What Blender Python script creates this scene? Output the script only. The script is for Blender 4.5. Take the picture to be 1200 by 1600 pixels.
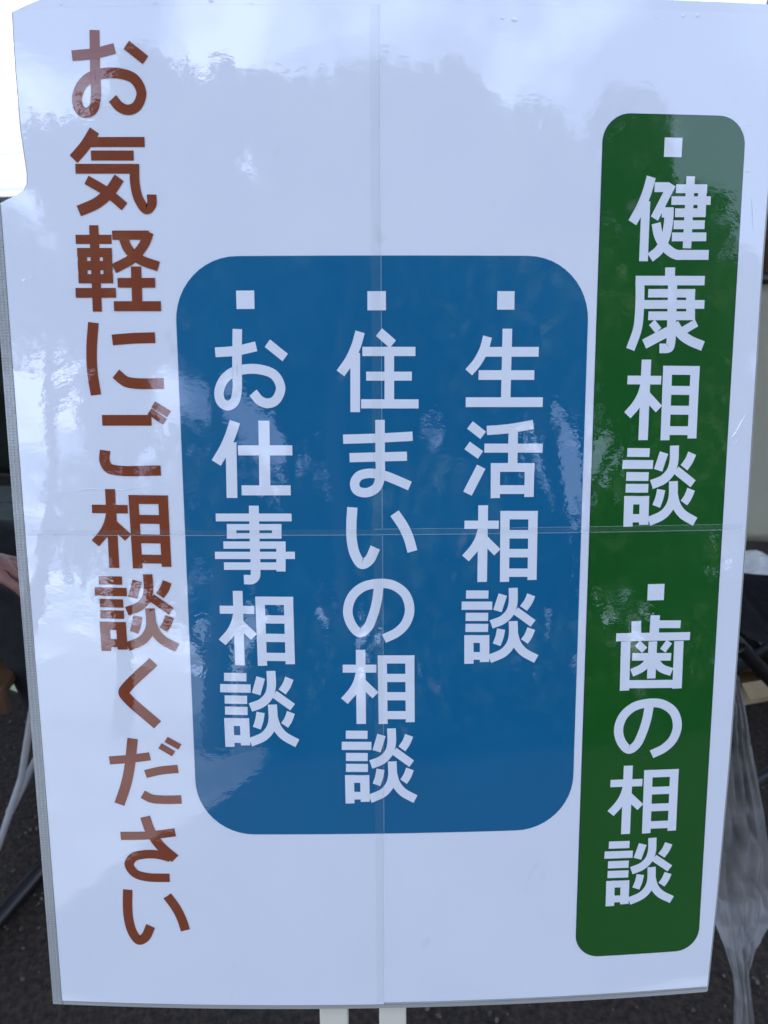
import bpy, bmesh, math, random
from mathutils import Vector, Matrix, noise

for o in list(bpy.data.objects):
    bpy.data.objects.remove(o, do_unlink=True)
SC = bpy.context.scene
COL = SC.collection
R = math.radians
random.seed(7)

# ---------------------------------------------------------------- camera
cam = bpy.data.cameras.new('camera')
cam.sensor_fit = 'VERTICAL'
cam.sensor_height = 36.0
cam.lens = 36.0 * 1196.07 / 1600.0
cam.clip_start = 0.02
cam.clip_end = 2000
cam_o = bpy.data.objects.new('camera', cam)
COL.objects.link(cam_o)
_r = Vector((0.99978568, -0.02053029, 0.0026658))
_d = Vector((-0.00729954, -0.47007589, -0.88259582))
_f = Vector((0.01937308, 0.8823872, -0.470125))
_m = Matrix((_r, -_d, -_f)).transposed().to_4x4()
_m.translation = (-0.01386428, -0.54989696, 1.36521284)
cam_o.matrix_world = _m
cam.dof.use_dof = True
cam.dof.focus_distance = 0.64
cam.dof.aperture_fstop = 9.0
SC.camera = cam_o

# ---------------------------------------------------------------- sky, sun, exposure
SUN_EL, SUN_AZ = 50.0, -36.0          # azimuth from +Y towards +X: behind the sign, to its left
world = bpy.data.worlds.new('World')
SC.world = world
world.use_nodes = True
nt = world.node_tree
nt.nodes.clear()
wo = nt.nodes.new('ShaderNodeOutputWorld')
bg = nt.nodes.new('ShaderNodeBackground')
bg.inputs['Strength'].default_value = 0.15
sky = nt.nodes.new('ShaderNodeTexSky')
sky.sky_type = 'NISHITA'
sky.sun_disc = False
sky.sun_elevation = R(SUN_EL)
sky.sun_rotation = R(SUN_AZ)
sky.air_density = 1.0
sky.dust_density = 0.4
sky.ozone_density = 1.8
# broken fair-weather cloud over the whole dome, projected on a flat cloud layer
tc = nt.nodes.new('ShaderNodeTexCoord')
sep = nt.nodes.new('ShaderNodeSeparateXYZ')
nt.links.new(tc.outputs['Generated'], sep.inputs[0])
zc = nt.nodes.new('ShaderNodeMath'); zc.operation = 'MAXIMUM'; zc.inputs[1].default_value = 0.0
nt.links.new(sep.outputs['Z'], zc.inputs[0])
za = nt.nodes.new('ShaderNodeMath'); za.operation = 'ADD'; za.inputs[1].default_value = 0.12
nt.links.new(zc.outputs[0], za.inputs[0])
dv = nt.nodes.new('ShaderNodeVectorMath'); dv.operation = 'DIVIDE'
cz = nt.nodes.new('ShaderNodeCombineXYZ')
for k in range(3):
    nt.links.new(za.outputs[0], cz.inputs[k])
nt.links.new(tc.outputs['Generated'], dv.inputs[0])
nt.links.new(cz.outputs[0], dv.inputs[1])
cn = nt.nodes.new('ShaderNodeTexNoise')
cn.inputs['Scale'].default_value = 1.5
cn.inputs['Detail'].default_value = 8
cn.inputs['Roughness'].default_value = 0.58
co = nt.nodes.new('ShaderNodeVectorMath'); co.operation = 'ADD'
co.inputs[1].default_value = (10.14, 8.62, 14.41)     # which stretch of the cloud layer is overhead
nt.links.new(dv.outputs[0], co.inputs[0])
nt.links.new(co.outputs[0], cn.inputs['Vector'])
cr = nt.nodes.new('ShaderNodeMapRange')
cr.inputs['From Min'].default_value = 0.50
cr.inputs['From Max'].default_value = 0.615
cr.inputs['To Min'].default_value = 0.26     # thin veil between the heaps
nt.links.new(cn.outputs['Fac'], cr.inputs['Value'])
mx = nt.nodes.new('ShaderNodeMix'); mx.data_type = 'RGBA'
nt.links.new(cr.outputs['Result'], mx.inputs['Factor'])
nt.links.new(sky.outputs['Color'], mx.inputs['A'])
mx.inputs['B'].default_value = (22.5, 27.0, 38.5, 1)
nt.links.new(mx.outputs['Result'], bg.inputs['Color'])
nt.links.new(bg.outputs[0], wo.inputs[0])

sun = bpy.data.lights.new('sun', 'SUN')
sun.energy = 4.0
sun.angle = R(0.53)
sun.color = (1.0, 0.94, 0.85)
sun_o = bpy.data.objects.new('sun', sun)
COL.objects.link(sun_o)
SUN_DIR = Vector((math.sin(R(SUN_AZ)) * math.cos(R(SUN_EL)), math.cos(R(SUN_AZ)) * math.cos(R(SUN_EL)), math.sin(R(SUN_EL))))
sun_o.rotation_euler = SUN_DIR.to_track_quat('Z', 'Y').to_euler()
sun_o.location = SUN_DIR * 20

SC.view_settings.view_transform = 'Standard'
SC.view_settings.look = 'None'
SC.view_settings.gamma = 1.0
SC.view_settings.use_curve_mapping = False
SC.view_settings.exposure = -0.20


# ---------------------------------------------------------------- helpers
def tag(o, label=None, cat=None, group=None, kind=None):
    for k, v in (('label', label), ('category', cat), ('group', group), ('kind', kind)):
        if v:
            o[k] = v
    return o


def empty(name, loc=(0, 0, 0), rot=(0, 0, 0)):
    o = bpy.data.objects.new(name, None)
    o.location = loc
    o.rotation_euler = rot
    o.empty_display_size = 0.1
    COL.objects.link(o)
    return o


def mesh_obj(name, verts, faces, mat, parent=None, smooth=False):
    me = bpy.data.meshes.new(name)
    me.from_pydata([tuple(v) for v in verts], [], faces)
    me.materials.append(mat)
    if smooth:
        me.polygons.foreach_set('use_smooth', [True] * len(me.polygons))
    me.update()
    o = bpy.data.objects.new(name, me)
    o.parent = parent
    COL.objects.link(o)
    return o


def bm_obj(name, bm, mat, parent=None, smooth=False, loc=None):
    me = bpy.data.meshes.new(name)
    bm.normal_update()
    bm.to_mesh(me)
    bm.free()
    me.materials.append(mat)
    if smooth:
        me.polygons.foreach_set('use_smooth', [True] * len(me.polygons))
    o = bpy.data.objects.new(name, me)
    o.parent = parent
    if loc:
        o.location = loc
    COL.objects.link(o)
    return o


def box(bm, c, s, bev=0.0, rot=None):
    t = bmesh.new()
    bmesh.ops.create_cube(t, size=1.0)
    bmesh.ops.scale(t, vec=s, verts=t.verts)
    if bev:
        bmesh.ops.bevel(t, geom=t.edges[:], offset=bev, segments=2, affect='EDGES', profile=0.5)
    if rot is not None:
        bmesh.ops.rotate(t, cent=(0, 0, 0), matrix=rot, verts=t.verts)
    bmesh.ops.translate(t, vec=c, verts=t.verts)
    me = bpy.data.meshes.new('t')
    t.to_mesh(me)
    t.free()
    bm.from_mesh(me)
    bpy.data.meshes.remove(me)


def tube(bm, pts, r, n=10, caps=True):
    """round tube through points; r may be a list"""
    pts = [Vector(p) for p in pts]
    rs = r if isinstance(r, (list, tuple)) else [r] * len(pts)
    rings = []
    up = Vector((0, 0, 1))
    for i, p in enumerate(pts):
        a = pts[max(i - 1, 0)]
        b = pts[min(i + 1, len(pts) - 1)]
        t = (b - a).normalized()
        s = t.cross(up)
        if s.length < 0.05:
            s = t.cross(Vector((1, 0, 0)))
        s.normalize()
        w = s.cross(t).normalized()
        rings.append([bm.verts.new(p + (s * math.cos(2 * math.pi * k / n) + w * math.sin(2 * math.pi * k / n)) * rs[i]) for k in range(n)])
    for i in range(len(rings) - 1):
        for k in range(n):
            bm.faces.new((rings[i][k], rings[i][(k + 1) % n], rings[i + 1][(k + 1) % n], rings[i + 1][k]))
    if caps:
        bm.faces.new(rings[0])
        bm.faces.new(rings[-1][::-1])


# ---------------------------------------------------------------- materials
def new_mat(name):
    m = bpy.data.materials.new(name)
    m.use_nodes = True
    b = m.node_tree.nodes['Principled BSDF']
    return m, m.node_tree, b


def coords(t, sx=1, sy=1, sz=1):
    c = t.nodes.new('ShaderNodeTexCoord')
    mp = t.nodes.new('ShaderNodeMapping')
    mp.inputs['Scale'].default_value = (sx, sy, sz)
    t.links.new(c.outputs['Object'], mp.inputs['Vector'])
    return mp.outputs[0]


def noise_n(t, vec, scale, detail=3, rough=0.5):
    n = t.nodes.new('ShaderNodeTexNoise')
    n.inputs['Scale'].default_value = scale
    n.inputs['Detail'].default_value = detail
    n.inputs['Roughness'].default_value = rough
    t.links.new(vec, n.inputs['Vector'])
    return n.outputs['Fac']


def ramp_mix(t, fac, a, b, lo=0.3, hi=0.7):
    mr = t.nodes.new('ShaderNodeMapRange')
    mr.inputs['From Min'].default_value = lo
    mr.inputs['From Max'].default_value = hi
    t.links.new(fac, mr.inputs['Value'])
    m = t.nodes.new('ShaderNodeMix')
    m.data_type = 'RGBA'
    m.inputs['A'].default_value = (*a, 1)
    m.inputs['B'].default_value = (*b, 1)
    t.links.new(mr.outputs[0], m.inputs['Factor'])
    return m.outputs['Result']


def simple(name, a, b=None, rough=0.6, scale=8.0, bump=0.0, bscale=40.0, metallic=0.0, detail=4, lo=0.35, hi=0.65):
    m, t, p = new_mat(name)
    v = coords(t)
    if b is None:
        b = tuple(x * 0.8 for x in a)
    t.links.new(ramp_mix(t, noise_n(t, v, scale, detail), a, b, lo, hi), p.inputs['Base Color'])
    p.inputs['Roughness'].default_value = rough
    p.inputs['Metallic'].default_value = metallic
    if bump:
        bn = t.nodes.new('ShaderNodeBump')
        bn.inputs['Strength'].default_value = 1.0
        bn.inputs['Distance'].default_value = bump
        t.links.new(noise_n(t, v, bscale, 5), bn.inputs['Height'])
        t.links.new(bn.outputs[0], p.inputs['Normal'])
    return m


def laminate_bump(t):
    """gentle ripples of the laminating film, in the sign's own coordinates"""
    big = t.nodes.new('ShaderNodeBump')
    big.inputs['Distance'].default_value = 0.0028
    t.links.new(noise_n(t, coords(t, 1.0, 0.7, 1.0), 5.0, 1, 0.4), big.inputs['Height'])
    mid = t.nodes.new('ShaderNodeBump')
    mid.inputs['Distance'].default_value = 0.00007
    t.links.new(noise_n(t, coords(t, 0.8, 1.2, 1.0), 38.0, 2, 0.5), mid.inputs['Height'])
    t.links.new(big.outputs[0], mid.inputs['Normal'])
    fine = t.nodes.new('ShaderNodeBump')
    fine.inputs['Distance'].default_value = 0.000022
    t.links.new(noise_n(t, coords(t, 0.8, 1.3, 1.0), 210.0, 2, 0.5), fine.inputs['Height'])
    t.links.new(mid.outputs[0], fine.inputs['Normal'])
    return fine.outputs[0]


def print_mat(name, a, b):
    """ink or paper under glossy laminating film"""
    m, t, p = new_mat(name)
    base = ramp_mix(t, noise_n(t, coords(t), 9.0, 3), a, b)
    sp = t.nodes.new('ShaderNodeMapRange')          # sparse grey smudges
    sp.inputs['From Min'].default_value = 0.70
    sp.inputs['From Max'].default_value = 0.80
    sp.inputs['To Max'].default_value = 0.22
    t.links.new(noise_n(t, coords(t, 1.0, 0.8, 1.0), 26.0, 2, 0.7), sp.inputs['Value'])
    dm = t.nodes.new('ShaderNodeMix')
    dm.data_type = 'RGBA'
    dm.inputs['B'].default_value = (0.34, 0.34, 0.35, 1)
    t.links.new(sp.outputs[0], dm.inputs['Factor'])
    t.links.new(base, dm.inputs['A'])
    oi = t.nodes.new('ShaderNodeObjectInfo')        # each sheet a shade different
    ov = t.nodes.new('ShaderNodeMapRange')
    ov.inputs['To Min'].default_value = 0.965
    ov.inputs['To Max'].default_value = 1.0
    t.links.new(oi.outputs['Random'], ov.inputs['Value'])
    hs = t.nodes.new('ShaderNodeHueSaturation')
    t.links.new(dm.outputs['Result'], hs.inputs['Color'])
    t.links.new(ov.outputs[0], hs.inputs['Value'])
    t.links.new(hs.outputs[0], p.inputs['Base Color'])
    p.inputs['Roughness'].default_value = 0.55
    p.inputs['Specular IOR Level'].default_value = 0.2
    p.inputs['Coat Weight'].default_value = 1.0
    p.inputs['Coat IOR'].default_value = 1.85
    sm = t.nodes.new('ShaderNodeMapRange')
    sm.inputs['From Min'].default_value = 0.5
    sm.inputs['From Max'].default_value = 0.75
    sm.inputs['To Min'].default_value = 0.012
    sm.inputs['To Max'].default_value = 0.09
    t.links.new(noise_n(t, coords(t), 14.0, 4, 0.6), sm.inputs['Value'])
    t.links.new(sm.outputs[0], p.inputs['Coat Roughness'])
    t.links.new(laminate_bump(t), p.inputs['Coat Normal'])
    return m


def film_mat(name, tint, opaque, ribs=0.0):
    """clear plastic film: mostly see-through, glossy, faintly tinted"""
    m, t, p = new_mat(name)
    p.inputs['Base Color'].default_value = (*tint, 1)
    p.inputs['Roughness'].default_value = 0.12
    p.inputs['Coat Weight'].default_value = 0.6
    p.inputs['Coat Roughness'].default_value = 0.03
    v = coords(t)
    if ribs:
        w = t.nodes.new('ShaderNodeTexWave')
        w.wave_type = 'BANDS'
        w.bands_direction = 'Y'
        w.inputs['Scale'].default_value = ribs
        w.inputs['Distortion'].default_value = 0.6
        t.links.new(v, w.inputs['Vector'])
        w2 = t.nodes.new('ShaderNodeTexWave')
        w2.bands_direction = 'X'
        w2.inputs['Scale'].default_value = ribs * 0.8
        w2.inputs['Distortion'].default_value = 0.4
        t.links.new(v, w2.inputs['Vector'])
        ad = t.nodes.new('ShaderNodeMath')
        ad.operation = 'ADD'
        t.links.new(w.outputs['Fac'], ad.inputs[0])
        t.links.new(w2.outputs['Fac'], ad.inputs[1])
        mr = t.nodes.new('ShaderNodeMapRange')
        mr.inputs['From Max'].default_value = 2.0
        mr.inputs['To Min'].default_value = opaque * 0.88
        mr.inputs['To Max'].default_value = min(1, opaque * 1.1)
        t.links.new(ad.outputs[0], mr.inputs['Value'])
        t.links.new(mr.outputs[0], p.inputs['Alpha'])
        bn = t.nodes.new('ShaderNodeBump')
        bn.inputs['Distance'].default_value = 0.0002
        t.links.new(ad.outputs[0], bn.inputs['Height'])
        t.links.new(bn.outputs[0], p.inputs['Normal'])
    else:
        p.inputs['Alpha'].default_value = opaque
    return m


M = {}
M['paper'] = print_mat('laminated_white_paper', (0.81, 0.82, 0.84), (0.78, 0.79, 0.82))
M['white_ink'] = print_mat('white_lettering', (0.82, 0.83, 0.85), (0.79, 0.80, 0.82))
M['blue'] = print_mat('blue_ink', (0.0, 0.132, 0.272), (0.0, 0.120, 0.252))
M['green'] = print_mat('green_ink', (0.003, 0.098, 0.008), (0.0025, 0.088, 0.006))
M['brown'] = print_mat('brown_ink', (0.245, 0.048, 0.013), (0.22, 0.041, 0.011))
M['outline'] = print_mat('dark_outline_ink', (0.01, 0.03, 0.05), (0.01, 0.025, 0.045))
M['film'] = film_mat('overlap_film', (0.38, 0.47, 0.40), 0.06)
M['film_edge'] = film_mat('film_cut_edge', (0.80, 0.86, 0.88), 0.25)
M['border'] = film_mat('ribbed_border_film', (0.40, 0.40, 0.37), 0.80, 130.0)
M['border_clear'] = film_mat('clear_border_film', (0.40, 0.38, 0.34), 0.85)
M['board'] = simple('corrugated_board', (0.50, 0.49, 0.46), (0.42, 0.41, 0.39), 0.7, 6.0, 0.0003, 160)
M['post'] = simple('cream_painted_post', (0.76, 0.70, 0.54), (0.70, 0.64, 0.49), 0.5, 10.0, 0.0003, 90)
M['rust'] = simple('rusty_nail', (0.12, 0.06, 0.03), (0.05, 0.03, 0.02), 0.8, 200)
M['asphalt'] = simple('asphalt', (0.050, 0.030, 0.015), (0.006, 0.004, 0.0025), 0.9, 85.0, 0.012, 160)
M['concrete'] = simple('pale_concrete', (0.56, 0.54, 0.50), (0.34, 0.33, 0.31), 0.85, 0.5, 0.004, 40)
M['chrome'] = simple('bright_steel', (0.86, 0.84, 0.80), (0.78, 0.76, 0.72), 0.25, 20, metallic=0.55)
M['wood_brown'] = simple('brown_wood', (0.11, 0.058, 0.024), (0.06, 0.03, 0.013), 0.5, 14, 0.0006, 60)
M['black_metal'] = simple('black_paint', (0.016, 0.013, 0.013), (0.010, 0.008, 0.008), 0.4, 30)
M['black_cloth'] = simple('black_cloth', (0.012, 0.011, 0.012), (0.006, 0.006, 0.007), 0.9, 40, 0.003, 60)
M['skin'] = simple('skin', (0.30, 0.15, 0.115), (0.22, 0.10, 0.075), 0.5, 30, 0.0006, 180)
M['hair'] = simple('dark_hair', (0.02, 0.014, 0.01), (0.01, 0.008, 0.006), 0.5, 90, 0.004, 120)
M['dark_tarp'] = simple('dark_green_tarpaulin', (0.020, 0.028, 0.017), (0.010, 0.014, 0.009), 0.6, 3.0, 0.012, 9)
M['slat'] = simple('grey_green_slat', (0.10, 0.12, 0.10), (0.065, 0.08, 0.066), 0.7, 12, 0.001, 60)
M['tarp'] = simple('beige_vinyl_sheet', (0.62, 0.60, 0.47), (0.52, 0.50, 0.40), 0.5, 2.5, 0.01, 6)
M['crumple'] = simple('crumpled_clear_plastic', (0.75, 0.75, 0.70), (0.45, 0.45, 0.42), 0.12, 9, 0.012, 30)
M['grey_box'] = simple('grey_plastic_box', (0.22, 0.23, 0.23), (0.17, 0.18, 0.18), 0.4, 7)
M['sun_patch_tan'] = simple('sun_patch_tan', (0.62, 0.46, 0.26), (0.52, 0.38, 0.21), 0.8, 9)  # pale tan in place of sunlit ground between the stool legs
M['pebble'] = simple('grit', (0.16, 0.13, 0.10), (0.05, 0.042, 0.034), 0.9, 60)
M['scrap'] = simple('pale_green', (0.62, 0.74, 0.40), (0.55, 0.66, 0.35), 0.7, 60)
M['canvas'] = simple('shade_canvas', (0.30, 0.32, 0.34), (0.26, 0.28, 0.30), 0.8, 3)
M['bark'] = simple('bark', (0.10, 0.075, 0.05), (0.05, 0.038, 0.026), 0.9, 12, 0.02, 20)


def leaf_mat(name, a, b):
    m, t, p = new_mat(name)
    t.links.new(ramp_mix(t, noise_n(t, coords(t), 1.6, 4), a, b), p.inputs['Base Color'])
    p.inputs['Roughness'].default_value = 0.55
    return m


M['leaf_dark'] = leaf_mat('evergreen_leaves', (0.030, 0.062, 0.016), (0.055, 0.085, 0.022))
M['leaf_mid'] = leaf_mat('green_leaves', (0.055, 0.105, 0.022), (0.11, 0.13, 0.03))


def plastic_mat():
    m, t, p = new_mat('grey_plastic_bag')
    v = coords(t)
    p.inputs['Roughness'].default_value = 0.16
    t.links.new(ramp_mix(t, noise_n(t, v, 7, 4), (0.30, 0.285, 0.26), (0.14, 0.135, 0.125)), p.inputs['Base Color'])
    mr = t.nodes.new('ShaderNodeMapRange')
    mr.inputs['To Min'].default_value = 0.55
    mr.inputs['To Max'].default_value = 0.9
    t.links.new(noise_n(t, v, 12, 3), mr.inputs['Value'])
    t.links.new(mr.outputs[0], p.inputs['Alpha'])
    bn = t.nodes.new('ShaderNodeBump')
    bn.inputs['Distance'].default_value = 0.007
    rn = t.nodes.new('ShaderNodeTexNoise')
    rn.noise_type = 'RIDGED_MULTIFRACTAL'
    rn.inputs['Scale'].default_value = 22.0
    rn.inputs['Detail'].default_value = 2.5
    rn.inputs['Roughness'].default_value = 0.4
    rn.inputs['Distortion'].default_value = 0.5
    t.links.new(coords(t, 1.6, 1.0, 0.55), rn.inputs['Vector'])
    t.links.new(rn.outputs['Fac'], bn.inputs['Height'])
    t.links.new(bn.outputs[0], p.inputs['Normal'])
    return m


M['bag'] = plastic_mat()

# ---------------------------------------------------------------- ground (structure)
def sheet(name, x0, x1, y0, y1, z, mat, n=1):
    v, f = [], []
    for j in range(n + 1):
        for i in range(n + 1):
            v.append((x0 + (x1 - x0) * i / n, y0 + (y1 - y0) * j / n, z))
    for j in range(n):
        for i in range(n):
            a = j * (n + 1) + i
            f.append((a, a + 1, a + n + 2, a + n + 1))
    return tag(mesh_obj(name, v, f, mat), kind='structure')


sheet('ground', -400, 400, -400, 400, -0.004, M['concrete'], 4)
sheet('asphalt_pavement', -9, 9, -0.75, 4.2, 0.0, M['asphalt'], 2)
sheet('asphalt_yard', -1.6, 16, -24, -1.75, 0.0, M['asphalt'], 2)  # pale ground left bare before it, added to bounce light onto the sign

# ---------------------------------------------------------------- the sign
LEAN = R(20)
sign = empty('sign_board', (0, 0, 1.05), (math.pi / 2 - LEAN, 0, 0))
# local axes of the sign: x right, y up the sheet, z out of the face
tag(sign, 'large white laminated sign with brown lettering and blue and green lettered panels', 'sign')


def bow(u):
    return 0.012 * (1 - (u / 0.297) ** 2)


def P(u, v, n=0.0):
    """sign millimetres to sign-local metres, following the bowed face"""
    return (u / 1000.0, v / 1000.0, bow(u / 1000.0) + n / 1000.0)


def interp(tab, v):
    """piecewise linear, tab sorted by falling v: (v, u)"""
    if v >= tab[0][0]:
        return tab[0][1]
    for (v0, u0), (v1, u1) in zip(tab, tab[1:]):
        if v >= v1:
            return u0 + (u1 - u0) * (v0 - v) / (v0 - v1)
    return tab[-1][1]


def strip(name, vs, left, right, n, mat, parent, cols=24, thick=0.0):
    """grid between a left and a right outline; with thickness it becomes a closed slab"""
    verts, faces = [], []

    def layer(off):
        for v in vs:
            a, b = left(v), right(v)
            for i in range(cols + 1):
                u = a + (b - a) * i / cols
                verts.append(P(u, v if not callable(n) else v, off))
    layer(n)
    rows_n = len(vs)
    w = cols + 1
    for j in range(rows_n - 1):
        for i in range(cols):
            a = j * w + i
            faces.append((a, a + w, a + w + 1, a + 1))
    if thick:
        o = len(verts)
        layer(n)                        # own corners for the rim, so the face stays flat-shaded at its edge
        q = len(verts)
        layer(n - thick)
        for j in range(rows_n - 1):
            for i in range(cols):
                a = q + j * w + i
                faces.append((a, a + 1, a + w + 1, a + w))
        for j in range(rows_n - 1):
            for (a, b) in ((j * w, (j + 1) * w), ((j + 1) * w + cols, j * w + cols)):
                faces.append((o + a, q + a, q + b, o + b))
        for i in range(cols):
            faces.append((o + i, o + i + 1, q + i + 1, q + i))
            a = (rows_n - 1) * w + i
            faces.append((o + a, q + a, q + a + 1, o + a + 1))
    ob = mesh_obj(name, verts, faces, mat, parent)
    me = ob.data
    if thick:
        nf = (rows_n - 1) * cols
        me.polygons.foreach_set('use_smooth', [k < nf for k in range(len(me.polygons))])
    else:
        me.polygons.foreach_set('use_smooth', [True] * len(me.polygons))
    return ob


def rows(v0, v1, step, extra=()):
    k = max(1, int(abs(v1 - v0) / step))
    vs = {round(v0 + (v1 - v0) * i / k, 3) for i in range(k + 1)}
    vs |= {e for e in extra if min(v0, v1) < e < max(v0, v1)}
    return sorted(vs, reverse=True)


# left outline of the printed sheet, upper corner cut away to stand for the white glare
LEFT = [(408, -250), (406.4, -256.8), (403, -266.8), (399, -276.9), (380, -277.3), (353, -277.3), (317, -276.5), (284.7, -273.8), (277, -274.2), (272, -277),
        (268.6, -283), (265.5, -291), (263, -296.6), (22, -295.8), (-199, -293.8), (-426, -292.2)]
RIGHT = [(408, 303), (330, 302.6), (223, 300.2), (17, 300.6), (-208, 298.2), (-330, 294.8), (-426, 290.6)]
BRK = [v for v, _ in LEFT]
SEAM_U, SEAM_V = -4.0, 3.4


def bottom(u):
    return -420.4 - 0.00004 * (u - 60) ** 2 * (1 if u < 60 else -0.25) - (0.6 if u < -250 else 0)


back_left = [(v, u - 1.2) for v, u in LEFT]
bb = strip('backing_board', rows(408, -424.5, 22, BRK), lambda v: interp(back_left, v) - (7.0 if v < 262 else 0), lambda v: interp(RIGHT, v) + 1.4, -0.9, M['board'], sign, 20, 4.0)

# four laminated sheets butted together
for (va, vb, lf, rf, nn) in (
        (400.5, SEAM_V, lambda v: interp(LEFT, v), lambda v: SEAM_U, 0.0),
        (400.5, SEAM_V - 0.05, lambda v: SEAM_U + 0.08, lambda v: interp(RIGHT, v), 0.06),
        (SEAM_V - 0.08, -420.5, lambda v: interp(LEFT, v), lambda v: SEAM_U, 0.05),
        (SEAM_V - 0.12, -418.6, lambda v: SEAM_U + 0.08, lambda v: interp(RIGHT, v), 0.02)):
    strip('laminated_sheet', rows(va, vb, 18, BRK), lf, rf, nn, M['paper'], sign, 20, 0.5)

# clear film margins round the sheets
strip('top_border_film', rows(407.5, 400.58, 2, BRK), lambda v: interp(LEFT, v), lambda v: interp(RIGHT, v), -0.05, M['paper'], sign, 30, 0.3)
strip('side_border_film', rows(262, -424, 16), lambda v: interp(LEFT, v) - (8.6 if v < 200 else 4.2 + 4.4 * (262 - v) / 62), lambda v: interp(LEFT, v) - 0.25, 0.35, M['border'], sign, 6, 0.3)
strip('side_border_film', rows(300, -418, 16), lambda v: interp(RIGHT, v) + 0.2, lambda v: interp(RIGHT, v) + 1.2, 0.1, M['border_clear'], sign, 2, 0.4)
strip('bottom_border_film', rows(-420.9, -424.2, 2), lambda v: -291.6, lambda v: 290.6, 0.1, M['border_clear'], sign, 30, 0.3)


def rounded(u0, u1, v0, v1, r):
    """left/right outline functions and row list of a rounded rectangle"""
    def inset(v):
        d = max(0.0, r - min(v1 - v, v - v0))
        return r - math.sqrt(max(0.0, r * r - d * d))
    vs = set()
    for k in range(13):
        a = math.pi / 2 * k / 12
        vs.add(round(v1 - r + r * math.sin(a), 3))
        vs.add(round(v0 + r - r * math.sin(a), 3))
    vs |= set(rows(v1 - r, v0 + r, 16))
    return sorted(vs, reverse=True), (lambda v: u0 + inset(v)), (lambda v: u1 - inset(v))


vs, lf, rf = rounded(-163.4, 159.8, -257.4, 221.4, 49)
blue_panel = strip('blue_panel', vs, lf, rf, 0.25, M['blue'], sign, 24)
blue_panel['label'] = 'blue rounded panel with three columns of white lettering'
vs, lf, rf = rounded(166.6, 280.0, -381.1, 326.8, 21.5)
strip('panel_outline', vs, lf, rf, 0.22, M['outline'], sign, 16)
vs, lf, rf = rounded(167.2, 279.4, -380.5, 326.2, 21.0)
green_panel = strip('green_panel', vs, lf, rf, 0.36, M['green'], sign, 16)
green_panel['label'] = 'tall green rounded panel with one column of white lettering'

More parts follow.
